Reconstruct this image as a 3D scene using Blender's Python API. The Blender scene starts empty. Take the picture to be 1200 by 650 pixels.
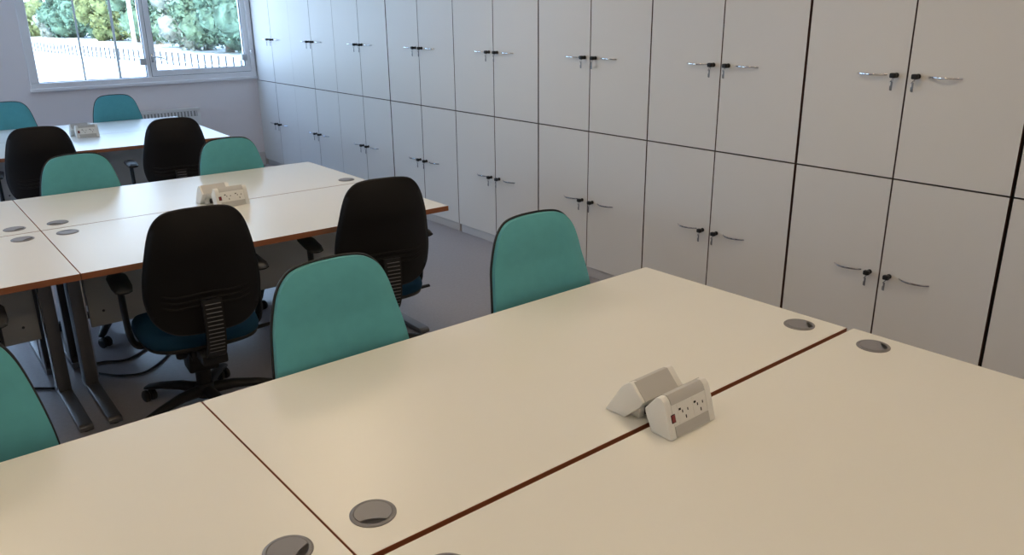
import bpy, bmesh, math, random
from mathutils import Vector, Matrix, noise
random.seed(7)
PI = math.pi
C = bpy.context.scene.collection
S = bpy.context.scene

# ------------------------------------------------------------------ materials
def mat(name, color, rough=0.5, metal=0.0, spec=0.5, bump=None, vary=None, coat=0.0, sheen=0.0):
    m = bpy.data.materials.new(name); m.use_nodes = True
    nt = m.node_tree; b = nt.nodes['Principled BSDF']
    b.inputs['Base Color'].default_value = (*color, 1)
    b.inputs['Roughness'].default_value = rough
    b.inputs['Metallic'].default_value = metal
    b.inputs['Specular IOR Level'].default_value = spec
    b.inputs['Coat Weight'].default_value = coat
    b.inputs['Sheen Weight'].default_value = sheen
    tc = nt.nodes.new('ShaderNodeTexCoord')
    if vary:
        scale, amount = vary
        n = nt.nodes.new('ShaderNodeTexNoise'); n.inputs['Scale'].default_value = scale
        n.inputs['Detail'].default_value = 4
        r = nt.nodes.new('ShaderNodeValToRGB')
        r.color_ramp.elements[0].position = 0.3; r.color_ramp.elements[1].position = 0.7
        r.color_ramp.elements[0].color = (*[c * (1 - amount) for c in color], 1)
        r.color_ramp.elements[1].color = (*[min(1, c * (1 + amount)) for c in color], 1)
        nt.links.new(tc.outputs['Object'], n.inputs['Vector'])
        nt.links.new(n.outputs['Fac'], r.inputs['Fac'])
        nt.links.new(r.outputs['Color'], b.inputs['Base Color'])
    if bump:
        scale, strength = bump
        n = nt.nodes.new('ShaderNodeTexNoise'); n.inputs['Scale'].default_value = scale
        n.inputs['Detail'].default_value = 3
        bp = nt.nodes.new('ShaderNodeBump'); bp.inputs['Strength'].default_value = strength
        bp.inputs['Distance'].default_value = 0.01
        nt.links.new(tc.outputs['Object'], n.inputs['Vector'])
        nt.links.new(n.outputs['Fac'], bp.inputs['Height'])
        nt.links.new(bp.outputs['Normal'], b.inputs['Normal'])
    return m

def glass_mat():
    m = bpy.data.materials.new('window_glass'); m.use_nodes = True
    nt = m.node_tree; nt.nodes.clear()
    out = nt.nodes.new('ShaderNodeOutputMaterial')
    mix = nt.nodes.new('ShaderNodeMixShader')
    tr = nt.nodes.new('ShaderNodeBsdfTransparent'); tr.inputs['Color'].default_value = (.95, .98, .98, 1)
    gl = nt.nodes.new('ShaderNodeBsdfGlossy'); gl.inputs['Roughness'].default_value = 0.02
    mix.inputs['Fac'].default_value = 0.06
    nt.links.new(tr.outputs[0], mix.inputs[1]); nt.links.new(gl.outputs[0], mix.inputs[2])
    nt.links.new(mix.outputs[0], out.inputs['Surface'])
    return m

def emit_mat(name, color, strength):
    m = bpy.data.materials.new(name); m.use_nodes = True
    nt = m.node_tree; nt.nodes.clear()
    out = nt.nodes.new('ShaderNodeOutputMaterial'); e = nt.nodes.new('ShaderNodeEmission')
    e.inputs['Color'].default_value = (*color, 1); e.inputs['Strength'].default_value = strength
    nt.links.new(e.outputs[0], out.inputs['Surface'])
    return m

M = dict(
    laminate=mat('cream_laminate', (.79, .785, .735), .31, spec=.5, bump=(900, .03)),
    edging=mat('brown_edging', (.30, .105, .045), .45),
    dooredge=mat('brown_door_edging', (.10, .045, .03), .6),
    door=mat('white_door', (.74, .725, .70), .42, spec=.4, bump=(700, .03)),
    carcass=mat('carcass_gap_shade', (.035, .026, .022), .7),  # carcass darkened so its colour carries the shade inside the door gaps
    plinth=mat('grey_plinth', (.55, .54, .54), .5),
    packer=mat('brown_packer', (.33, .15, .08), .6),
    chrome=mat('chrome', (.72, .72, .74), .16, metal=1),
    steel=mat('grey_steel', (.20, .20, .21), .38, metal=.65),
    steel_dark=mat('dark_steel', (.07, .07, .08), .5, metal=.3),
    black=mat('black_plastic', (.012, .012, .013), .48, spec=.35, bump=(500, .05)),
    shell=mat('black_shell_plastic', (.009, .0085, .009), .55, spec=.22, bump=(700, .08)),
    piping=mat('black_piping', (.008, .009, .012), .5),
    rib=mat('grey_rib', (.16, .16, .17), .4),
    teal=mat('teal_fabric', (.098, .36, .41), .9, spec=.15, bump=(1400, .12), vary=(30, .03), sheen=.15),
    seat=mat('blue_seat_fabric', (.009, .044, .088), .9, spec=.15, bump=(1400, .12)),
    wall=mat('wall_paint', (.86, .81, .82), .75, spec=.2, bump=(200, .03)),
    ceiling=mat('ceiling_paint', (.80, .79, .76), .85),
    skirting=mat('skirting_paint', (.62, .60, .60), .5),
    floor=mat('floor_vinyl', (.33, .325, .365), .30, spec=.4, vary=(60, .06), bump=(180, .05)),
    frame=mat('window_frame_paint', (.84, .83, .85), .4),
    gasket=mat('window_gasket', (.08, .08, .09), .6),
    glass=glass_mat(),
    restrictor=mat('light_grey_metal', (.5, .49, .5), .5),
    grey=mat('grey_plastic', (.20, .195, .205), .42),
    greylid=mat('grey_lid_plastic', (.215, .21, .225), .38),
    greyslot=mat('dark_grey_recess', (.13, .125, .13), .5),
    slot=mat('slot_black', (.01, .01, .012), .7),
    module=mat('white_module_plastic', (.80, .80, .775), .38),
    modgrey=mat('grey_module_insert', (.50, .495, .48), .45),
    red=mat('red_switch', (.22, .015, .02), .3),
    panel=mat('modesty_panel', (.56, .55, .53), .55),
    cable=mat('black_cable', (.008, .008, .009), .45),
    heater=mat('heater_enamel', (.72, .71, .70), .4),
    grille=mat('heater_grille', (.25, .25, .24), .5),
    ground=mat('pale_concrete', (.78, .77, .74), .9, vary=(.15, .06)),
    fence=mat('grey_green_fence_paint', (.03, .035, .04), .7),
    pole=mat('galvanised_pole', (.012, .016, .018), .5),
    palepole=mat('pale_post_paint', (.75, .72, .62), .6),
    bark=mat('bark', (.16, .12, .09), .9),
    fill_lamp=emit_mat('fill_lamp_diffuser', (1.0, .785, .535), 11.2),  # glow of the added, unseen ceiling lights
    fill_lampframe=mat('fill_lamp_frame', (.8, .8, .8), .4),
)
LEAF = [mat('leaf_green_%s' % n, c, .8, spec=.1, vary=(.9, .7)) for n, c in
        (('yellow', (.17, .20, .085)), ('mid', (.125, .19, .125)), ('blue', (.10, .165, .115)), ('pale', (.24, .27, .23)))]

# ------------------------------------------------------------------ mesh helpers
def new(): return bmesh.new()

def box(bm, x0, x1, y0, y1, z0, z1, bev=0.0, seg=2):
    v = [bm.verts.new((x, y, z)) for x in (x0, x1) for y in (y0, y1) for z in (z0, z1)]
    f = [(0, 1, 3, 2), (4, 6, 7, 5), (0, 4, 5, 1), (2, 3, 7, 6), (0, 2, 6, 4), (1, 5, 7, 3)]
    fs = [bm.faces.new([v[i] for i in q]) for q in f]
    bmesh.ops.recalc_face_normals(bm, faces=fs)
    if bev > 0:
        es = list({e for q in fs for e in q.edges})
        bmesh.ops.bevel(bm, geom=es, offset=bev, segments=seg, affect='EDGES', profile=.5)

def tube(bm, pts, r, n=10, caps=True, up=None):
    pts = [Vector(p) for p in pts]
    rs = r if isinstance(r, (list, tuple)) else [r] * len(pts)
    rings = []
    prev = None
    for i, p in enumerate(pts):
        if i == 0: t = pts[1] - p
        elif i == len(pts) - 1: t = p - pts[i - 1]
        else: t = (pts[i + 1] - pts[i - 1])
        t.normalize()
        if prev is None:
            a = Vector((0, 0, 1)) if abs(t.z) < .9 else Vector((1, 0, 0))
            prev = (a - t * a.dot(t)).normalized()
        else:
            prev = (prev - t * prev.dot(t)).normalized()
        b = t.cross(prev)
        ri = rs[i]; ra, rb = ri if isinstance(ri, tuple) else (ri, ri)
        rings.append([bm.verts.new(p + prev * math.cos(2 * PI * k / n) * ra + b * math.sin(2 * PI * k / n) * rb) for k in range(n)])
    fs = []
    for a, b in zip(rings, rings[1:]):
        for k in range(n):
            fs.append(bm.faces.new((a[k], a[(k + 1) % n], b[(k + 1) % n], b[k])))
    if caps:
        fs.append(bm.faces.new(rings[0][::-1])); fs.append(bm.faces.new(rings[-1]))
    bmesh.ops.recalc_face_normals(bm, faces=fs)

def lathe(bm, prof, n=32, loc=(0, 0, 0), axis='Z'):
    rings = []
    for r, z in prof:
        ring = []
        for k in range(n):
            a = 2 * PI * k / n
            p = (r * math.cos(a), r * math.sin(a), z)
            if axis == 'X': p = (p[2], p[0], p[1])
            if axis == 'Y': p = (p[0], p[2], p[1])
            ring.append(bm.verts.new((p[0] + loc[0], p[1] + loc[1], p[2] + loc[2])))
        rings.append(ring)
    fs = []
    for a, b in zip(rings, rings[1:]):
        for k in range(n):
            fs.append(bm.faces.new((a[k], a[(k + 1) % n], b[(k + 1) % n], b[k])))
    fs.append(bm.faces.new(rings[0])); fs.append(bm.faces.new(rings[-1]))
    bmesh.ops.recalc_face_normals(bm, faces=fs)

def prism(bm, prof, x0, x1, bev=0.0):
    """profile in (y,z) swept along x"""
    a = [bm.verts.new((x0, y, z)) for y, z in prof]
    b = [bm.verts.new((x1, y, z)) for y, z in prof]
    n = len(prof); fs = [bm.faces.new(a), bm.faces.new(b)]
    for k in range(n):
        fs.append(bm.faces.new((a[k], a[(k + 1) % n], b[(k + 1) % n], b[k])))
    bmesh.ops.recalc_face_normals(bm, faces=fs)
    if bev:
        es = list({e for q in fs for e in q.edges})
        bmesh.ops.bevel(bm, geom=es, offset=bev, segments=2, affect='EDGES', profile=.5)

def obj(name, bm, m, parent=None, smooth=True, angle=40):
    me = bpy.data.meshes.new(name)
    bm.to_mesh(me); bm.free()
    me.materials.append(m)
    if smooth:
        for p in me.polygons: p.use_smooth = True
        me.set_sharp_from_angle(angle=math.radians(angle))
    o = bpy.data.objects.new(name, me); C.objects.link(o)
    if parent: o.parent = parent
    return o

def thing(name, label, cat, loc=(0, 0, 0), rz=0.0, group=None):
    o = bpy.data.objects.new(name, None); C.objects.link(o)
    o.empty_display_size = .1
    o.location = loc; o.rotation_euler = (0, 0, rz)
    o['label'] = label; o['category'] = cat
    if group: o['group'] = group
    return o

def tag(o, label, cat, group=None):
    o['label'] = label; o['category'] = cat
    if group: o['group'] = group
    return o

def edge_material(o, m, test):
    o.data.materials.append(m)
    for p in o.data.polygons:
        if test(p.normal, p.center): p.material_index = 1

def struct(name, bm, m, parent=None, label=None, smooth=False):
    o = obj(name, bm, m, parent, smooth)
    if parent is None: o['kind'] = 'structure'
    if label: o['label'] = label
    return o

def dup(root, loc, rz, label, group=None):
    r = root.copy(); C.objects.link(r); r.location = loc; r.rotation_euler = (0, 0, rz)
    r['label'] = label
    if group: r['group'] = group
    for ch in list(root.children):
        c = ch.copy(); C.objects.link(c); c.parent = r
        for g in ch.children:
            d = g.copy(); C.objects.link(d); d.parent = c
    return r

# ------------------------------------------------------------------ layout numbers
W, D, HT = 1.6615, 0.80, 0.73            # desk width, depth, height
XC, YC, U = 2.3665, 7.7048, 0.9555       # cupboard front plane, far end, unit width
ZS, ZB, ZT = 0.9321, 0.0655, 1.835       # split between tiers, door bottom, top
YW = 7.7353                              # window wall
XL, YN, HC = -4.6, -3.4, 2.62            # left wall, near wall, ceiling
XR = 2.84

# ------------------------------------------------------------------ room shell
b = new(); box(b, XL - .15, XR + .15, YN - .15, YW + .25, -.15, 0); struct('floor', b, M['floor'])
b = new(); box(b, XL - .15, XR + .15, YN - .15, YW + .25, HC, HC + .15); struct('ceiling', b, M['ceiling'])
b = new(); box(b, XR, XR + .15, YN - .15, YW + .25, 0, HC); struct('wall_right', b, M['wall'])
ADDED_LWIN = (3.9, 7.1)  # opening for an unseen window added to light the middle of the room
b = new(); box(b, XL - .25, XL, YN - .15, YW + .25, 0, .975); box(b, XL - .25, XL, YN - .15, YW + .25, 2.25, HC)
box(b, XL - .25, XL, YN - .15, ADDED_LWIN[0], .975, 2.25); box(b, XL - .25, XL, ADDED_LWIN[1], YW + .25, .975, 2.25)
struct('wall_left', b, M['wall'])
b = new(); box(b, XL, XR, YN - .15, YN, 0, HC); struct('wall_near', b, M['wall'])
WZ0, WZ1 = 0.975, 2.25
WIN = [(0.18, 2.36), (-2.60, -0.42)]  # the second opening is an unseen window, added for more daylight
b = new()
box(b, XL, XR, YW, YW + .25, 0, WZ0)
box(b, XL, XR, YW, YW + .25, WZ1, HC)
xs = [XL, WIN[1][0], WIN[1][1], WIN[0][0], WIN[0][1], XR]
for k in (0, 2, 4): box(b, xs[k], xs[k + 1], YW, YW + .25, WZ0, WZ1)
struct('wall_far', b, M['wall'])
b = new()
prism(b, [(YW, 0), (YW - .02, 0), (YW - .02, .125), (YW - .012, .14), (YW, .14)], XL, XC - .004)
struct('baseboard_far', b, M['skirting'])
b = new()
box(b, XL, XL + .02, YN, YW - .03, 0, .14, .004); struct('baseboard_left', b, M['skirting'])

def window(name, x0, x1):
    b = new()
    yf = YW - .03
    # casing boards and fixed frame
    box(b, x0, x1, yf, YW + .09, WZ0, WZ0 + .052, .004)
    box(b, x0, x1, yf, YW + .09, WZ1 - .06, WZ1, .004)
    box(b, x0, x0 + .075, yf, YW + .09, WZ0 + .052, WZ1 - .06, .004)
    box(b, x1 - .052, x1, yf, YW + .09, WZ0 + .052, WZ1 - .06, .004)
    xm = x0 + 1.06
    box(b, xm, xm + .045, YW - .005, YW + .09, WZ0 + .052, WZ1 - .06, .003)
    w = struct(name, b, M['frame'])
    # window board under the casing
    b = new(); box(b, x0 - .012, x1, YW - .05, YW, WZ0 - .028, WZ0 + .004, .006); struct('sill', b, M['frame'], w)
    # opening sash on the right
    sx0, sx1, sz0, sz1 = xm + .04, x1 - .048, WZ0 + .056, WZ1 - .064
    b = new(); t = .052
    box(b, sx0, sx1, YW - .012, YW + .07, sz0, sz0 + t, .004)
    box(b, sx0, sx1, YW - .012, YW + .07, sz1 - t, sz1, .004)
    box(b, sx0, sx0 + t, YW - .012, YW + .07, sz0 + t, sz1 - t, .004)
    box(b, sx1 - t, sx1, YW - .012, YW + .07, sz0 + t, sz1 - t, .004)
    struct('sash', b, M['frame'], w)
    # thin dark gasket round both panes and the sash
    b = new(); g = .006
    for (a0, a1, c0, c1, yy) in ((x0 + .075, xm, WZ0 + .052, WZ1 - .06, YW + .015), (sx0 + t, sx1 - t, sz0 + t, sz1 - t, YW + .0),
                                 (sx0 - .004, sx1 + .004, sz0 - .004, sz1 + .004, YW - .006)):
        box(b, a0, a1, yy, yy + .02, c0, c0 + g); box(b, a0, a1, yy, yy + .02, c1 - g, c1)
        box(b, a0, a0 + g, yy, yy + .02, c0 + g, c1 - g); box(b, a1 - g, a1, yy, yy + .02, c0 + g, c1 - g)
    struct('gasket', b, M['gasket'], w)
    b = new(); box(b, x0 + .07, xm + .003, YW + .038, YW + .044, WZ0 + .05, WZ1 - .055); struct('pane', b, M['glass'], w)
    b = new(); box(b, sx0 + t - .004, sx1 - t + .004, YW + .022, YW + .028, sz0 + t - .004, sz1 - t + .004); struct('pane', b, M['glass'], w)
    # lever handle on the sash, with its rose
    b = new(); hz = WZ0 + .245; hx = sx0 + .022
    box(b, hx - .014, hx + .014, YW - .026, YW - .011, hz - .05, hz + .035, .005)
    tube(b, [(hx, YW - .02, hz), (hx, YW - .055, hz), (hx + .02, YW - .062, hz + .003), (hx + .075, YW - .062, hz - .006), (hx + .12, YW - .055, hz - .028)],
         [.009, .009, .009, .008, .006], 10)
    obj('handle', b, M['chrome'], w)
    # grey restrictor blocks
    for rx in (xm - .034, sx1 - t - .012):
        b = new()
        box(b, rx - .028, rx + .028, YW - .03, YW + .03, WZ0 + .20 - .03, WZ0 + .20 + .035, .004)
        box(b, rx - .018, rx + .018, YW - .036, YW - .028, WZ0 + .20 - .018, WZ0 + .20 + .02, .003)
        obj('restrictor', b, M['restrictor'], w)
    # hinge pin on the outer frame
    b = new(); tube(b, [(x1 - .04, YW - .04, WZ0 + .24), (x1 - .04, YW - .04, WZ0 + .28)], .008, 10); box(b, x1 - .05, x1 - .03, YW - .042, YW - .028, WZ0 + .245, WZ0 + .275, .002)
    obj('hinge', b, M['chrome'], w)
    return w
window('window_1', *WIN[0])
window('added_window_2', *WIN[1])  # out of view, added to throw daylight on the desks
wl = window('added_window_3', *ADDED_LWIN); wl.location = (XL + YW, 0, 0); wl.rotation_euler = (0, 0, PI / 2)  # unseen left window, added to bring daylight onto the cupboards

# ------------------------------------------------------------------ cupboards
GAP = [.004, .0006, .0016, .006, .0035, .0055, .0042, .0066, .0075, .006]   # half gaps between units
def make_cupboard(upper, i):
    z0, z1 = (ZS + .0035, ZT) if upper else (ZB + .002, ZS - .0035)
    gl, gr = GAP[i], GAP[i + 1]
    gc = .0028 if i < 3 else .0034
    t = thing('cupboard', '', 'cupboard')
    dp, th = .44, .018
    b = new()
    if upper: box(b, -U / 2 + .0025, U / 2 - .0025, .022, dp, z0 - .0, z1)
    else: box(b, -U / 2 + .0025, U / 2 - .0025, .022, dp, z0, z1 + .0)
    obj('carcass', b, M['carcass'], t, False)
    if not upper:
        b = new(); box(b, -U / 2 + .014, U / 2 - .014, .012, dp, 0, z0 - .006, .002)
        obj('plinth', b, M['plinth'], t)
        b = new(); box(b, -U / 2 + .001, -U / 2 + .0125, .02, .2, 0, z0 - .006, .001); obj('packer', b, M['packer'], t)
    hz = 1.368 if upper else 0.497
    for s in (-1, 1):
        b = new()
        x0, x1 = sorted((s * gc, s * (U / 2 - (gl if s < 0 else gr))))
        box(b, x0, x1, 0, th, z0, z1)
        d = obj('door', b, M['door'], t, False)
        edge_material(d, M['dooredge'], lambda n_, c_: abs(n_.y) < .5)
        # bow handle: a flat chrome strip arching away from the door
        b = new(); n = 14; pts = []; rr = []
        for k in range(n + 1):
            q = k / n
            pts.append((s * (.088 + .134 * q), .002 - .032 * math.sin(PI * q) ** .8, hz))
            rr.append((.0040 + .001 * math.sin(PI * q), .0028))
        tube(b, pts, rr, 8)
        obj('handle', b, M['chrome'], d)
        # black lock with the key's plastic bow turned in it
        b = new(); lx = s * .046
        lathe(b, [(.011, .001), (.011, -.006), (.008, -.009), (.008, -.02)], 16, (lx, 0, hz), 'Y')
        box(b, lx - .013, lx + .013, -.040, -.018, hz - .010, hz + .011, .005)
        obj('lock', b, M['black'], d)
        b = new()
        kx = lx - .003 * (1 + s * .4)
        tube(b, [(lx + .003, -.036, hz - .010), (kx - .006, -.034, hz - .026), (kx - .001, -.022, hz - .020), (lx + .002, -.028, hz - .010)], .0012, 6)
        box(b, kx - .0045, kx + .0035, -.031, -.0285, hz - .062, hz - .024, .0008)
        box(b, kx - .0075, kx - .0045, -.031, -.0285, hz - .060, hz - .042, .0006)
        obj('key', b, M['steel'], d)
    return t
b = new(); box(b, XC + .002, XC + .2, YC + .002, YW, 0, ZT); struct('trim_1', b, M['door'])
ORD = ['first', 'second', 'third', 'fourth', 'fifth', 'sixth', 'seventh', 'eighth', 'ninth']
for i in range(9):
    loc = (XC - .018 + .018, YC - U * (i + .5), 0)
    rz = -PI / 2          # local -y (door face) looks to world -x
    where = 'next to the window wall' if i == 0 else ('cut by the right photo edge' if i == 8 else 'counted from the window wall')
    for up in (True, False):
        tier = 'upper-tier' if up else 'lower-tier'
        tail = '' if up else ' standing on grey plinth'
        if i == 8: lab = '%s white two-door cupboard, ninth and last one from the window wall' % tier
        elif i == 0: lab = '%s white two-door cupboard nearest the window wall' % tier
        else: lab = '%s white two-door cupboard, %s in line from the window wall' % (tier, ORD[i])
        g = '%s wall of white cupboards' % ('upper' if up else 'lower')
        c_ = make_cupboard(up, i)
        c_.location = loc; c_.rotation_euler = (0, 0, rz); c_['label'] = lab; c_['group'] = g

# ------------------------------------------------------------------ desks
def arc_lid_outline(r, n=40):
    """round cap with a crescent cut out of one side"""
    pts = []
    a0, a1 = math.radians(68), math.radians(360 - 22)
    for k in range(n + 1):
        a = a0 + (a1 - a0) * k / n
        pts.append((r * math.cos(a), r * math.sin(a)))
    # concave scoop back to the start
    p, q = Vector((*pts[-1], 0)), Vector((*pts[0], 0))
    mid = (p + q) / 2; c = mid * .62
    for k in range(1, 10):
        s = k / 10
        v = p * (1 - s) ** 2 + c * 2 * s * (1 - s) + q * s ** 2
        pts.append((v.x, v.y))
    return pts

def make_desk(turn):
    t = thing('desk', '', 'desk')
    hw, hd = W / 2 - .0015, D / 2
    th = .025
    b = new(); box(b, -hw + .001, hw - .001, -hd + .001, hd - .001, HT - th + .0005, HT, .0003, 1)
    top = obj('tabletop', b, M['laminate'], t)
    b = new()
    zz0, zz1 = HT - th, HT - .0006
    box(b, -hw, hw, -hd, -hd + .001, zz0, zz1); box(b, -hw, hw, hd - .001, hd, zz0, zz1)
    box(b, -hw, -hw + .001, -hd + .001, hd - .001, zz0, zz1); box(b, hw - .001, hw, -hd + .001, hd - .001, zz0, zz1)
    e = obj('edging', b, M['edging'], top, False); e['label'] = 'brown edging strip round the tabletop'
    for s in (-1, 1):
        b = new(); x = s * (hw - .055)
        # rear upright: a C section with open cable channel
        box(b, x - .026, x + .026, .19, .21, .03, HT - th, .003)
        box(b, x - .026, x - .018, .21, .29, .03, HT - th, .002)
        box(b, x + .018, x + .026, .21, .29, .03, HT - th, .002)
        # top arm, tapering to the front
        prism(b, [(.29, HT - th - .001), (-.27, HT - th - .001), (-.27, HT - th - .03), (.10, HT - th - .045), (.19, HT - th - .13), (.29, HT - th - .13)], x - .02, x + .02, .002)
        leg = obj('leg_frame', b, M['steel'], t)
        b = new()
        prism(b, [(-.215, .006), (-.215, .024), (-.20, .032), (.31, .036), (.31, .006)], x - .027, x + .027, .003)
        obj('foot', b, M['steel'], leg)
        b = new()
        for yy in (-.19, .28): lathe(b, [(.016, 0), (.016, .005), (.006, .007), (.006, .012)], 14, (x, yy, 0))
        obj('levelling_glide', b, M['black'], leg)
        b = new(); tube(b, [(x - s * .028, .196, .06), (x - s * .028, .196, HT - th - .02)], .0045, 8); obj('chrome_strip', b, M['chrome'], leg)
    b = new(); box(b, -hw + .10, hw - .10, .225, .243, .29, HT - th - .002, .002)
    mp = obj('modesty_panel', b, M['panel'], t)
    b = new()
    for xx in (-hw + .16, hw - .16):
        for zz in (.36, .62): lathe(b, [(.006, 0), (.006, -.002), (.004, -.004)], 12, (xx, .2255, zz), 'Y')
    obj('fixing_screw', b, M['steel_dark'], mp)
    # round grommets in the two rear corners
    for s in (-1, 1):
        gx, gy = s * (W / 2 - .088), hd - .107
        b = new(); lathe(b, [(.034, -.03), (.0455, -.001), (.0455, .0015), (.044, .0028), (.0385, .0034), (.037, .0024), (.0365, .0012)], 40, (gx, gy, HT))
        g = obj('grommet', b, M['grey'], t); g['label'] = 'grey plastic cable grommet'
        b = new(); pts = arc_lid_outline(.0362)
        ang = math.radians(turn[0] if s > 0 else turn[1])
        vs0, vs1 = [], []
        for (px, py) in pts:
            qx, qy = px * math.cos(ang) - py * math.sin(ang), px * math.sin(ang) + py * math.cos(ang)
            vs0.append(b.verts.new((gx + qx, gy + qy, HT + .0012))); vs1.append(b.verts.new((gx + qx, gy + qy, HT + .0036)))
        f = [b.faces.new(vs0), b.faces.new(vs1)]
        for k in range(len(vs0)):
            f.append(b.faces.new((vs0[k], vs0[(k + 1) % len(vs0)], vs1[(k + 1) % len(vs0)], vs1[k])))
        bmesh.ops.recalc_face_normals(b, faces=f)
        obj('lid', b, M['greylid'], g)
        b = new(); lathe(b, [(.001, .0009), (.0365, .0009), (.0365, .0012), (.001, .0012)], 30, (gx, gy, HT)); obj('recess', b, M['grey'], g)
    return t

ROWS = [  # right end x, seam y, angle, half gap, near-desk x shift
    (1.115, 0.0, 0.0204, .0068, .012, 'nearest row'),
    (1.092, 2.9131, 0.0005, .003, 0, 'middle row'),
    (1.143, 5.952, -0.0462, .003, 0, 'window row'),
]
desks = {}
def place_desk(row, col, far, label):
    x1, ys, a, hg, sh, _ = ROWS[row]
    lx = -W / 2 - col * W
    if far: ly = D / 2
    else: ly = -D / 2 - 2 * hg; lx += sh
    loc = (x1 + math.cos(a) * lx - math.sin(a) * ly, ys + math.sin(a) * lx + math.cos(a) * ly, 0)
    rz = a + (PI if far else 0)
    if far not in desks:
        d = desks[far] = make_desk((38, 103) if far else (-77, 60))
        d.location = loc; d.rotation_euler = (0, 0, rz); d['label'] = label; d['group'] = 'cream office desks'
        return d
    return dup(desks[far], loc, rz, label, 'cream office desks')
place_desk(0, 0, True, 'large cream desk in nearest row with two teal chair backs behind it')
place_desk(0, 0, False, 'cream desk along the bottom edge, in front of the nearest white socket module')
place_desk(0, 1, True, 'cream desk at bottom left, beside the nearest desk seam, teal chair behind it')
place_desk(0, 1, False, 'cream desk left of the socket module desk, almost wholly below the photo')
place_desk(1, 0, False, 'cream desk with brown front edge behind the two black chair backs, middle row')
place_desk(1, 0, True, 'middle row cream desk on its far side, two teal chairs behind it')
place_desk(1, 1, False, 'left-end cream desk with brown front edge above the steel legs, middle row')
place_desk(1, 1, True, 'middle row left cream desk on the far side, two grey grommets by its corner')
place_desk(2, 0, False, 'bright white-lit desk near the window on the near side of its seam')
place_desk(2, 0, True, 'bright desk closest to the window, teal chair backs behind it')

# ------------------------------------------------------------------ socket modules on the seams
def make_module(P, L=.0875):
    """y = 0 at the front bottom edge, body leans back to y = .11; sockets on the front"""
    t = thing('socket_module', '', 'power socket')
    b = new(); prism(b, P, -L + .022, L - .022, .0015); body = obj('body', b, M['module'], t)
    for s in (-1, 1):
        b = new()
        x0, x1 = sorted((s * (L - .022), s * L))
        prism(b, [(y + (-.0008 if k < 2 else .0006 if k > 4 else 0), z + (.0008 if 1 < k < 5 else 0)) for k, (y, z) in enumerate(P)], x0, x1, .003)
        obj('end_cap', b, M['module'], t)
    u = Vector((0, P[1][0], P[1][1] - .001)).normalized()
    nrm = Vector((0, -u.z, u.y))
    def off(k, d):
        a, c = Vector(P[k - 1]), Vector(P[(k + 1) % len(P)]); e = (c - a).normalized()
        return (P[k][0] - e.y * d, P[k][1] + e.x * d)
    def on_face(bm, cx, cu, wx, wu, d, rot=0, lift=0.0):
        o = Vector((cx, 0, .001)) + u * cu + nrm * lift
        vs = []
        for dd in (-.001, d):
            for sx, su in ((-1, -1), (1, -1), (1, 1), (-1, 1)):
                lx, lu = sx * wx, su * wu
                rx, ru = lx * math.cos(rot) - lu * math.sin(rot), lx * math.sin(rot) + lu * math.cos(rot)
                vs.append(bm.verts.new(o + Vector((rx, 0, 0)) + u * ru + nrm * dd))
        f = [bm.faces.new(vs[:4]), bm.faces.new(vs[4:])] + [bm.faces.new((vs[k], vs[(k + 1) % 4], vs[4 + (k + 1) % 4], vs[4 + k])) for k in range(4)]
        bmesh.ops.recalc_face_normals(bm, faces=f)
    # grey inserts: lower front, rolled top, back slope
    b = new(); on_face(b, .0, .0155, L - .023, .0135, .0012); i = obj('lower_insert', b, M['modgrey'], body); i['label'] = 'grey insert strip'
    b = new(); prism(b, [off(1, .0009), off(2, .0012), off(3, .0012), off(4, .0009), off(4, -.003), off(2, -.004)], -L + .0225, L - .0225)
    i = obj('top_insert', b, M['modgrey'], body); i['label'] = 'grey rolled top strip'
    b = new(); prism(b, [off(4, .0018), off(5, .0018), off(5, -.003), off(4, -.003)], -L + .0225, L - .009)
    i = obj('back_insert', b, M['modgrey'], body); i['label'] = 'grey back panel'
    # two square-pin sockets
    for cx in (-.022, .036):
        b = new(); on_face(b, cx, .056, .024, .024, .0008)
        s = obj('socket', b, M['module'], t)
        # sub-part: the three pin holes and the switch slot
        b = new()
        on_face(b, cx + .003, .042, .0017, .0042, .0013)
        on_face(b, cx - .007, .058, .0016, .0034, .0013)
        on_face(b, cx + .013, .058, .0016, .0034, .0013)
        on_face(b, cx - .016, .066, .0040, .0026, .0013)
        obj('pin_holes', b, M['slot'], s)
    b = new(); on_face(b, -.066, .05, .0075, .0105, .0012); fz = obj('fuse_switch', b, M['slot'], t)
    b = new(); on_face(b, -.066, .05, .0055, .0085, .0026); sw = obj('rocker', b, M['red'], fz); sw['label'] = 'red rocker switch'
    # bracket that drops into the seam and the connector behind the body
    b = new(); y0 = P[7][0]; box(b, -.022, .002, y0 + .004, y0 + .034, .0008, .036, .002); box(b, .034, .056, y0, y0 + .03, .0008, .040, .002)
    obj('clamp_bracket', b, M['module'], t)
    b = new(); box(b, .006, .030, y0 - .004, y0 + .03, .002, .048, .002); obj('cable_inlet', b, M['steel_dark'], t)
    for o in t.children:
        for q in [o] + list(o.children): q.data.transform(Matrix.Scale(.93, 4))
    return t
PF = [(0, .001), (.024, .080), (.030, .093), (.040, .101), (.052, .099), (.086, .058), (.084, .047), (.062, .001)]
PB = [(0, .001), (.050, .080), (.060, .091), (.078, .103), (.086, .104), (.124, .064), (.114, .048), (.064, .001)]
mod0 = make_module(PF); mod1 = make_module(PB, .080)
GM = 'paired desk power modules'
mod0.location = (.272, -.109, HT); mod0.rotation_euler = (0, 0, .03)
mod0['label'] = 'white twin socket module with red switch facing the camera, nearest desk seam'; mod0['group'] = GM
mod1.location = (.262, .098, HT); mod1.rotation_euler = (0, 0, PI + .045)
mod1['label'] = 'white power module with its grey back turned to camera, nearest desk seam'; mod1['group'] = GM
dup(mod0, (.272, 2.80, HT), .03, 'white twin socket module facing the camera, middle row seam', GM)
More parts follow.
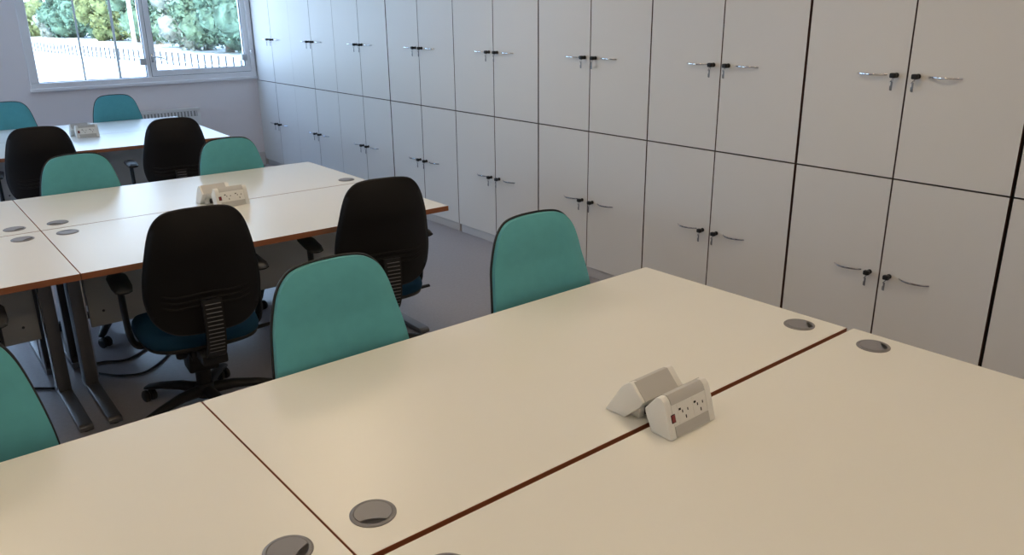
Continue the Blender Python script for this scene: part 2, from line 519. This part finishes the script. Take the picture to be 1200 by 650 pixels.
dup(mod1, (.225, 3.02, HT), PI + .02, 'white power module seen from behind, second of the middle row pair', GM)
dup(mod0, (.245, 5.86, HT), -.02, 'small white socket module facing the camera, window row desk', GM)
dup(mod1, (.225, 6.085, HT), PI - .03, 'white power module turned to the window, window row desk', GM)

# ------------------------------------------------------------------ operator chairs
R = math.radians
def catmull(pts, n):
    out = []
    for i in range(len(pts) - 1):
        p0 = pts[max(i - 1, 0)]; p1 = pts[i]; p2 = pts[i + 1]; p3 = pts[min(i + 2, len(pts) - 1)]
        for k in range(n):
            t = k / n
            out.append(tuple(.5 * ((2 * b_) + (-a_ + c_) * t + (2 * a_ - 5 * b_ + 4 * c_ - d_) * t * t + (-a_ + 3 * b_ - 3 * c_ + d_) * t ** 3)
                             for a_, b_, c_, d_ in zip(p0, p1, p2, p3)))
    out.append(pts[-1])
    return out
HALF = [(0, 0), (.075, .0015), (.125, .012), (.165, .04), (.19, .08), (.202, .13), (.205, .18), (.199, .25), (.186, .33), (.170, .40), (.153, .445), (.130, .475), (.10, .492), (.05, .499), (0, .5)]
HALF = [(x * 1.065, v) for x, v in HALF]
H = catmull(HALF, 4)
OUT = H + [(-x, v) for x, v in H[-2:0:-1]]
VC = .24
BZ = .494; DROP = 0.0                                             # back bottom height
def back_point(x, v, d):
    """x across, v up the back, d towards the sitter; gives chair-space coordinates"""
    y = -.292 - .03 * (v / .5) + .02 * math.sin(PI * min(1, max(0, v / .34)))  # lumbar curve and recline
    y += .55 * x * x                                    # wraps forward at the sides
    z = BZ + v * 1.007 - DROP
    return Vector((x, y + d, z))
def pad(front, back, edge, rings=9, roll=3.0):
    """closed cushion from the back outline: front face pushed by front(r), rear face by back(r)"""
    bm = new()
    layers = []
    rr = [i / rings for i in range(rings + 1)]
    def ring(r, d):
        res = []
        for (x, v) in OUT:
            xx, vv = x * r * edge, VC + (v - VC) * (1 - (1 - r * edge) if False else r * (1 - (1 - edge) * .9))
            res.append(bm.verts.new(back_point(xx, vv, d)))
        return res
    f = [ring(r, front(r)) for r in rr[1:]]
    k = [ring(r, back(r)) for r in rr[1:]]
    cf = bm.verts.new(back_point(0, VC, front(0))); cb = bm.verts.new(back_point(0, VC, back(0)))
    n = len(OUT); fs = []
    for L_, c in ((f, cf), (k, cb)):
        for i in range(n): fs.append(bm.faces.new((c, L_[0][i], L_[0][(i + 1) % n])))
        for a, b_ in zip(L_, L_[1:]):
            for i in range(n): fs.append(bm.faces.new((a[i], a[(i + 1) % n], b_[(i + 1) % n], b_[i])))
    for i in range(n): fs.append(bm.faces.new((f[-1][i], f[-1][(i + 1) % n], k[-1][(i + 1) % n], k[-1][i])))
    bmesh.ops.recalc_face_normals(bm, faces=fs)
    return bm

def make_chair(drop=0.0):
    global DROP
    DROP = drop
    t = thing('office_chair', '', 'chair')
    # back cushion
    bk = obj('backrest', pad(lambda r: .022 * (1 - r ** 7) + .016, lambda r: -.004, .985, 12), M['teal'], t, True, 60)
    b = new()
    loop = [back_point(x * .995, VC + (v - VC) * .996, -.003) for x, v in OUT]
    tube(b, loop + [loop[0]], .0042, 8, False)
    obj('piping', b, M['piping'], bk)
    # moulded shell behind, with three shallow grooves and a lower panel
    sh = obj('back_shell', pad(lambda r: -.002, lambda r: -.036 * (1 - r ** 3.2) - .008, .99, 12), M['shell'], t, True, 60)
    b = new()
    def ray_r(x, v):
        best = 0
        for (xa, va), (xb, vb) in zip(OUT, OUT[1:] + OUT[:1]):
            va -= VC; vb -= VC; dx, dv = xb - xa, vb - va; vv = v - VC
            det = x * dv - vv * dx
            if abs(det) < 1e-9: continue
            tt = (xa * dv - va * dx) / det; uu = (xa * vv - va * x) / det
            if tt > 0 and -1e-6 <= uu <= 1 + 1e-6: best = max(best, 1 / tt)
        return min(1, best)
    for v0 in (.118, .142, .166):
        pts = []
        for k in range(25):
            q = k / 24 * 2 - 1
            x = .165 * q
            v = v0 + .004 * math.cos(q * PI) + .012 * max(0, abs(q) - .72) / .28
            r_ = ray_r(x / .99, v)
            pts.append(back_point(x, v, -.036 * (1 - r_ ** 3.2) - .0075))
        tube(b, pts, [.002] + [.0048] * 23 + [.002], 8)
    obj('moulded_rib', b, M['shell'], sh)
    # ribbed upright joining back to mechanism
    sp = [(-.372, .650), (-.378, .60), (-.376, .54), (-.362, .47), (-.33, .415), (-.27, .392), (-.16, .388)]
    sp = catmull(sp, 4)
    b = new(); fs = []; prev = None; rings = []
    for i, (y, z) in enumerate(sp):
        a = sp[max(i - 1, 0)]; c = sp[min(i + 1, len(sp) - 1)]
        ty, tz = c[0] - a[0], c[1] - a[1]; l = math.hypot(ty, tz); ny, nz = -tz / l, ty / l
        q = []
        for sx, sn in ((-1, -1), (1, -1), (1, 1), (-1, 1)):
            q.append(b.verts.new((sx * .036, y + sn * ny * .012, z + sn * nz * .012)))
        rings.append(q)
    for a, c in zip(rings, rings[1:]):
        for k in range(4): fs.append(b.faces.new((a[k], a[(k + 1) % 4], c[(k + 1) % 4], c[k])))
    fs.append(b.faces.new(rings[0])); fs.append(b.faces.new(rings[-1]))
    bmesh.ops.recalc_face_normals(b, faces=fs)
    st = obj('back_upright', b, M['black'], t)
    b = new()
    zz = .635
    path = [p for p in sp]
    def at_z(z):
        for (y0, z0), (y1, z1) in zip(path, path[1:]):
            if z0 >= z >= z1: return y0 + (y1 - y0) * (z0 - z) / (z0 - z1)
        return path[-1][0]
    while zz > .425:
        y = at_z(zz) - .0135
        box(b, -.029, .029, y - .0022, y + .004, zz - .0014, zz + .0014, .0006, 1); zz -= .017
    obj('ribbing', b, M['rib'], st)
    # seat: rounded cushion with waterfall front
    b = new(); n = 48; so = []
    for k in range(n):
        a = 2 * PI * k / n; ca, sa = math.cos(a), math.sin(a)
        e = 2 / 3.6
        x = .238 * math.copysign(abs(ca) ** e, ca); y = .232 * math.copysign(abs(sa) ** e, sa)
        x *= 1 + .05 * (y / .232)
        so.append((x, y - .02))
    def seat_rings(bm, levels):
        rings = []
        for (sc, z, dip) in levels:
            rings.append([bm.verts.new((x * sc, -.02 + (y + .02) * sc, z - dip * max(0, (y - .08) / .16) ** 2)) for x, y in so])
        fs = [bm.faces.new(rings[0]), bm.faces.new(rings[-1])]
        for a, c in zip(rings, rings[1:]):
            for k in range(n): fs.append(bm.faces.new((a[k], a[(k + 1) % n], c[(k + 1) % n], c[k])))
        bmesh.ops.recalc_face_normals(bm, faces=fs)
    seat_rings(b, [(.955, .418, 0), (.99, .424, .004), (1.0, .438, .010), (.985, .455, .018), (.94, .470, .025), (.82, .477, .027), (.5, .474, .02), (.2, .471, .0)])
    obj('seat', b, M['seat'], t, True, 70)
    b = new(); seat_rings(b, [(.55, .385, 0), (.85, .392, 0), (.965, .405, 0), (.985, .418, 0), (.97, .424, 0)]); obj('seat_shell', b, M['black'], t, True, 50)
    # mechanism and levers
    b = new(); box(b, -.07, .07, -.19, .09, .335, .39, .012); box(b, -.05, .05, -.30, -.15, .35, .395, .008); prism(b, [(-.09, .34), (.08, .34), (.05, .225), (-.05, .225)], -.062, .062, .01)
    mc = obj('mechanism', b, M['black'], t)
    b = new(); tube(b, [(.07, -.03, .362), (.20, -.04, .365), (.235, -.045, .372), (.30, -.05, .378)], [.006, .006, (.008, .016), (.006, .014)], 10)
    obj('lever', b, M['black'], mc)
    b = new(); lathe(b, [(.0, -.02), (.018, -.02), (.024, -.01), (.024, .012), (.018, .02), (.0005, .02)], 16, (-.098, -.14, .365), 'X'); tube(b, [(-.07, -.14, .365), (-.09, -.14, .365)], .008, 8)
    obj('tension_knob', b, M['black'], mc)
    # gas column, with its telescopic cover
    b = new(); lathe(b, [(.030, .075), (.032, .10), (.032, .20), (.027, .202), (.027, .29), (.022, .292), (.022, .34)], 24); obj('gas_column', b, M['black'], t)
    # five-star base
    b = new()
    lathe(b, [(.036, .062), (.045, .07), (.047, .10), (.036, .125), (.030, .126)], 24)
    for k in range(5):
        a = 2 * PI * k / 5 + R(133); ca, sa = math.cos(a), math.sin(a)
        pts = [(.03 * ca, .03 * sa, .094), (.12 * ca, .12 * sa, .098), (.22 * ca, .22 * sa, .086), (.285 * ca, .285 * sa, .073), (.305 * ca, .305 * sa, .066)]
        tube(b, pts, [(.026, .028), (.021, .026), (.016, .023), (.012, .021), (.007, .016)], 10)
    obj('star_base', b, M['black'], t)
    for k in range(5):
        a = 2 * PI * k / 5 + R(133); cx, cy = .285 * math.cos(a), .285 * math.sin(a)
        ro = a + 1.2 + k * 1.9
        b = new()
        for s in (-1, 1):
            lathe(b, [(.012, s * .006), (.024, s * .006), (.0275, s * .010), (.0275, s * .021), (.022, s * .026), (.006, s * .027)], 20, (0, 0, .0275), 'X')
        tube(b, [(0, 0, .0275), (0, .012, .05), (0, .012, .072)], .006, 8)
        tube(b, [(-.02, 0, .0275), (.02, 0, .0275)], .005, 8)
        bmesh.ops.transform(b, matrix=Matrix.Translation((cx, cy, 0)) @ Matrix.Rotation(ro, 4, 'Z') @ Matrix.Translation((0, -.012, 0)), verts=b.verts)
        obj('caster', b, M['black'], t)
    # arms: post from beneath the seat, pad on top
    for s in (-1, 1):
        b = new()
        pts = catmull([(s * .13, -.03, .392), (s * .215, -.03, .392), (s * .248, -.03, .405), (s * .262, -.028, .45), (s * .266, -.018, .55), (s * .266, -.005, .656)], 3)
        tube(b, pts, [(.013, .030)] * (len(pts) - 1) + [(.013, .034)], 12)
        am = obj('armrest', b, M['black'], t)
        b = new()
        pp = [(s * .266, -.140, .658), (s * .266, -.132, .662), (s * .266, -.08, .667), (s * .264, .06, .668), (s * .260, .115, .664), (s * .259, .125, .660)]
        tube(b, pp, [(.004, .018), (.009, .032), (.012, .039), (.012, .040), (.009, .034), (.004, .02)], 14)
        obj('arm_pad', b, M['black'], am)
    if drop:                                            # lower the whole upper half on the gas column
        for o in list(t.children):
            if o.name.split('.')[0] in ('seat', 'seat_shell', 'mechanism', 'armrest', 'back_upright'):
                for q in [o] + list(o.children):
                    q.data.transform(Matrix.Translation((0, 0, -drop)))
    return t
chairs = {}
GC = 'teal and black office chairs'
def place_chair(x, y, rz, label, drop=0.0):
    if drop not in chairs:
        c = chairs[drop] = make_chair(drop)
        c.location = (x, y, 0); c.rotation_euler = (0, 0, rz); c['label'] = label; c['group'] = GC
        return c
    return dup(chairs[drop], (x, y, 0), rz, label, GC)
R = math.radians
CH = [
    # near side of the middle row, black backs to the camera
    (-.160, 2.19, R(-5), 'black-backed office chair with ribbed spine, left of the two before the middle desk', .03),
    (.664, 2.195, R(-10), 'black-backed office chair, right of the two before the middle desk', .03),
    (-1.13, 2.13, R(-3), 'office chair cut by the left edge, only its black armrest showing by the middle desk', .03),
    # far side of the nearest row, teal fronts
    (-.130, .550, PI + R(3), 'teal chair back facing camera behind nearest desk, beside the black ribbed chair', 0.0),
    (.622, .577, PI + R(0), 'teal chair back facing camera behind nearest desk, in front of the cupboards', 0.0),
    (-1.065, .552, PI + R(6), 'teal chair back cut by left photo edge behind the nearest desk', 0.0),
    # far side of the middle row
    (-.22, 3.477, PI + R(2), 'teal chair back behind middle desk, overlapping a black chair of the window row', .075),
    (.622, 3.477, PI + R(2), 'teal chair back behind middle desk, next to its free end and the cupboards', .075),
    # near side of the window row
    (-.214, 5.118, R(-6), 'black-backed chair before the window row desk, partly behind a teal back', .03),
    (.585, 4.968, R(-6), 'black-backed chair with raised left armrest before the free end of window row', .03),
    # far side of the window row
    (-.16, 6.56, PI + R(0), 'teal chair back below the window, cut by the left photo edge', .045),
    (.69, 6.545, PI + R(0), 'teal chair back below the window, beside the wall heater', .045),
]
for c in CH: place_chair(*c)

# ------------------------------------------------------------------ cables on the floor
def cable(pts, label):
    b = new(); tube(b, catmull([(x, y, .006) for x, y in pts], 8), .0055, 8)
    tag(obj('power_cable', b, M['cable'], None), label, 'cable', 'black cables under the middle desk')
cable([(-.465, 3.05), (-.45, 3.01), (-.40, 3.0), (-.30, 2.96), (-.17, 3.06), (-.05, 3.20)], 'black cable on floor by steel leg, upper one running behind the black chair')
cable([(-.47, 2.90), (-.44, 2.85), (-.38, 2.78), (-.29, 2.74), (-.20, 2.80), (-.10, 2.92)], 'black cable on floor by steel leg, lower one curving to the black chair')
cable([(-.655, 2.83), (-.69, 2.86), (-.74, 2.90), (-.80, 2.95), (-.95, 2.98), (-1.1, 2.9)], 'black cable on floor running left from the steel legs')

# ------------------------------------------------------------------ wall heater
t = thing('wall_heater', 'white convector heater with slatted top grille on the window wall', 'heater', (1.20, YW, 0))
b = new(); box(b, -.48, .48, -.105, -.012, .12, .655, .008)
box(b, -.48, .48, -.105, -.012, .655, .695, .004)
hb = obj('casing', b, M['heater'], t)
b = new(); box(b, -.44, .445, -.1065, -.100, .612, .668, .002); obj('grille', b, M['grille'], t)
b = new()
for k in range(27): 
    x = -.435 + k * .033
    box(b, x, x + .017, -.110, -.105, .614, .666, .001, 1)
obj('grille_slat', b, M['heater'], t)
b = new(); box(b, -.36, -.32, -.013, .0, .2, .6); box(b, .32, .36, -.013, .0, .2, .6); obj('wall_bracket', b, M['steel'], t)

# ------------------------------------------------------------------ unseen ceiling lights, added to brighten the room
lf = None
for j, y in enumerate((-1.8, .5, 2.9)):
    for i, x in enumerate((-1.2, .8)):
        lab = 'added square ceiling fill light, %s across from the left wall, %s from the near wall' % (ORD[i], ORD[j])
        if lf is None:
            lf = thing('ceiling_fill_light', lab, 'fill_lamp', (x, y, HC), 0, 'added ceiling fill lights')
            b = new(); q = .31
            for (a0, a1, c0, c1) in ((-q, q, -q, -q + .02), (-q, q, q - .02, q), (-q, -q + .02, -q + .02, q - .02), (q - .02, q, -q + .02, q - .02)):
                box(b, a0, a1, c0, c1, -.02, .0, .002)
            obj('trim_frame', b, M['fill_lampframe'], lf)
            b = new(); box(b, -.288, .288, -.288, .288, -.014, -.004); obj('diffuser', b, M['fill_lamp'], lf)
        else: dup(lf, (x, y, HC), 0, lab)

# ------------------------------------------------------------------ outside the window
GZ = -2.6
b = new(); v = [b.verts.new(p) for p in ((-260, -60, GZ), (260, -60, GZ), (260, 420, GZ), (-260, 420, GZ))]; b.faces.new(v)
bmesh.ops.recalc_face_normals(b, faces=b.faces); struct('ground', b, M['ground'])
CAMP = Vector((-1.0681, -1.1426, 1.6567))
def at(px, dist, z=GZ):
    """point on the outside ground along a bearing of the view (bearing from the lens axis)"""
    az = .6662 + math.atan((px - 600) / 993.0)
    return Vector((CAMP.x + math.sin(az) * dist, CAMP.y + math.cos(az) * dist, z))
# railing
fa, fb = at(20, 118), at(330, 58)
t = thing('railing_fence', 'dark upright-bar fence crossing the pale yard outside the window', 'fence', fa, math.atan2(fb.y - fa.y, fb.x - fa.x))
Lf = (fb - fa).length
b = new(); n = 52
for k in range(n + 1):
    x = Lf * k / n
    box(b, x - .05, x + .05, -.05, .05, 0, 1.05)
obj('upright_bar', b, M['fence'], t, False)
b = new(); box(b, 0, Lf, -.02, .02, .30, .34); obj('rail', b, M['palepole'], t, False)
def post(px, d, h, r, m, label):
    p = at(px, d); b = new(); lathe(b, [(r * 1.8, 0), (r * 1.8, .25), (r, .3), (r * .85, h)], 12)
    o = obj('tall_post', b, m); o.location = p; tag(o, label, 'post', 'posts in the yard outside')
post(90.5, 54, 16, .055, M['pole'], 'thin dark post outside the left pane, the one further from the mullion')
post(133, 40, 16, .055, M['pole'], 'thin dark post outside the left pane, the one nearer the mullion')
post(156, 96, 22, .22, M['palepole'], 'pale thick post against the trees beside the window mullion')

def tree(px, d, h, r, kind, label, low=.12):
    p = at(px, d)
    t = thing('tree', label, 'tree', p, 0, 'trees beyond the fence')
    rnd = random.Random(int(px * 31 + d))
    b = new()
    lumps = []
    for k in range(46):
        a = rnd.uniform(0, 2 * PI); q = rnd.uniform(0, 1) ** .5
        zf = rnd.uniform(low, .9)
        rad = r * (1 - .6 * abs(zf - .42) / .5) * q * .85
        lumps.append((Vector((math.cos(a) * rad, math.sin(a) * rad, h * zf)), r * rnd.uniform(.14, .27)))
    lumps.append((Vector((0, 0, h * .86)), r * .36)); lumps.append((Vector((0, 0, h * .5)), r * .55))
    for c, rr in lumps:
        res = bmesh.ops.create_icosphere(b, subdivisions=2, radius=rr, matrix=Matrix.Translation(c))
        for v in res['verts']:
            dv = v.co - c
            nn = noise.noise(v.co * (1.4 / max(.3, rr)) + Vector((px, 0, 0))) * .4 + noise.noise(v.co * 5) * .3
            v.co = c + dv * (1 + nn)
    # leaf sprays all over the lumps
    for k in range(5200):
        c, rr = rnd.choice(lumps)
        dv = Vector((rnd.gauss(0, 1), rnd.gauss(0, 1), rnd.gauss(0, 1))).normalized()
        q = c + dv * rr * rnd.uniform(.95, 1.45)
        s = rnd.uniform(.14, .42)
        ax = Vector((rnd.gauss(0, 1), rnd.gauss(0, 1), rnd.gauss(0, 1))).normalized(); bx = ax.cross(dv).normalized()
        b.faces.new([b.verts.new(q + ax * s), b.verts.new(q + bx * s * .6), b.verts.new(q - ax * s), b.verts.new(q - bx * s * .6)])
    obj('crown', b, LEAF[kind], t, True, 80)
    b = new(); tube(b, [(0, 0, 0), (.05 * r, 0, h * .3), (0, .04 * r, h * .7)], [r * .09, r * .07, r * .03], 10); obj('trunk', b, M['bark'], t)
TR = [
    (22, 195, 5.7, 6.2, 2, 'dark bluish tree at the far left of the window view'),
    (48, 185, 5.6, 5.6, 0, 'yellow-green tree second from left in the window view'),
    (70, 175, 5.4, 4.6, 3, 'pale blossoming bush-like tree near the left dark post'),
    (92, 170, 8.5, 6.4, 2, 'blue-green tree behind the left dark post'),
    (114, 160, 9.5, 6.2, 2, 'bushy blue-green tree between the two dark posts'),
    (140, 145, 10.5, 6.2, 0, 'tall yellow-green tree right of the two dark posts'),
    (163, 135, 11, 5.6, 0, 'yellow-green tree behind the pale post and mullion'),
    (186, 125, 12, 6.4, 1, 'broad green tree at left of the opening window pane'),
    (214, 112, 12, 6.2, 1, 'broad green tree in the middle of the opening window pane'),
    (242, 102, 12, 6, 3, 'pale green tree right of the middle in the opening pane'),
    (268, 95, 11.5, 5.8, 1, 'green tree at right edge of the opening pane'),
    (298, 90, 11.5, 6, 2, 'blue-green tree hidden partly by the window frame at right'),
]
for a in TR: tree(*a)

# ------------------------------------------------------------------ light
w = bpy.data.worlds.new('sky'); S.world = w; w.use_nodes = True
nt = w.node_tree; bg = nt.nodes['Background']
tc = nt.nodes.new('ShaderNodeTexCoord'); sep = nt.nodes.new('ShaderNodeSeparateXYZ'); rp = nt.nodes.new('ShaderNodeValToRGB')
rp.color_ramp.elements[0].position = 0.0; rp.color_ramp.elements[0].color = (.60, .79, 1.0, 1)
rp.color_ramp.elements[1].position = .7; rp.color_ramp.elements[1].color = (.40, .60, 1.0, 1)
nt.links.new(tc.outputs['Generated'], sep.inputs[0]); nt.links.new(sep.outputs['Z'], rp.inputs['Fac']); nt.links.new(rp.outputs['Color'], bg.inputs['Color'])
bg.inputs['Strength'].default_value = 7.9
sun = bpy.data.lights.new('sun', 'SUN'); sun.energy = 9; sun.angle = .01; sun.color = (1, .96, .88)
so_ = bpy.data.objects.new('sun', sun); C.objects.link(so_)
so_.rotation_euler = (R(48), 0, R(-35))      # shines away from the window wall, so no direct beam enters
for i, (x0, x1) in enumerate(WIN + [ADDED_LWIN]):
    l = bpy.data.lights.new('window_daylight', 'AREA'); l.shape = 'RECTANGLE'; l.size = x1 - x0; l.size_y = WZ1 - WZ0
    l.cycles.is_portal = True
    o = bpy.data.objects.new('window_daylight', l); C.objects.link(o)
    o.location = ((x0 + x1) / 2, YW + .12, (WZ0 + WZ1) / 2); o.rotation_euler = (R(-90), 0, 0)
    if i == 2: o.location = (XL - .12, (x0 + x1) / 2, (WZ0 + WZ1) / 2); o.rotation_euler = (R(-90), 0, PI / 2)

# ------------------------------------------------------------------ camera
cam = bpy.data.cameras.new('camera'); co = bpy.data.objects.new('camera', cam); C.objects.link(co)
yaw, pitch, roll, f = .6662, .324, -.0115, 941.78
fw = Vector((math.sin(yaw) * math.cos(pitch), math.cos(yaw) * math.cos(pitch), -math.sin(pitch)))
r0 = Vector((math.cos(yaw), -math.sin(yaw), 0)); u0 = r0.cross(fw)
r = r0 * math.cos(roll) + u0 * math.sin(roll); u = -r0 * math.sin(roll) + u0 * math.cos(roll)
m = Matrix((r, u, -fw)).transposed().to_4x4(); m.translation = CAMP
co.matrix_world = m
cam.sensor_fit = 'HORIZONTAL'; cam.sensor_width = 36; cam.lens = f / 1200 * 36
cam.clip_end = 1000; cam.clip_start = .05
S.camera = co

S.view_settings.view_transform = 'Standard'
S.view_settings.look = 'None'
S.view_settings.gamma = 1.0
S.view_settings.use_curve_mapping = False
S.view_settings.exposure = -0.09
S.cycles.use_denoising = True
S.cycles.max_bounces = 8
S.cycles.sample_clamp_indirect = 8
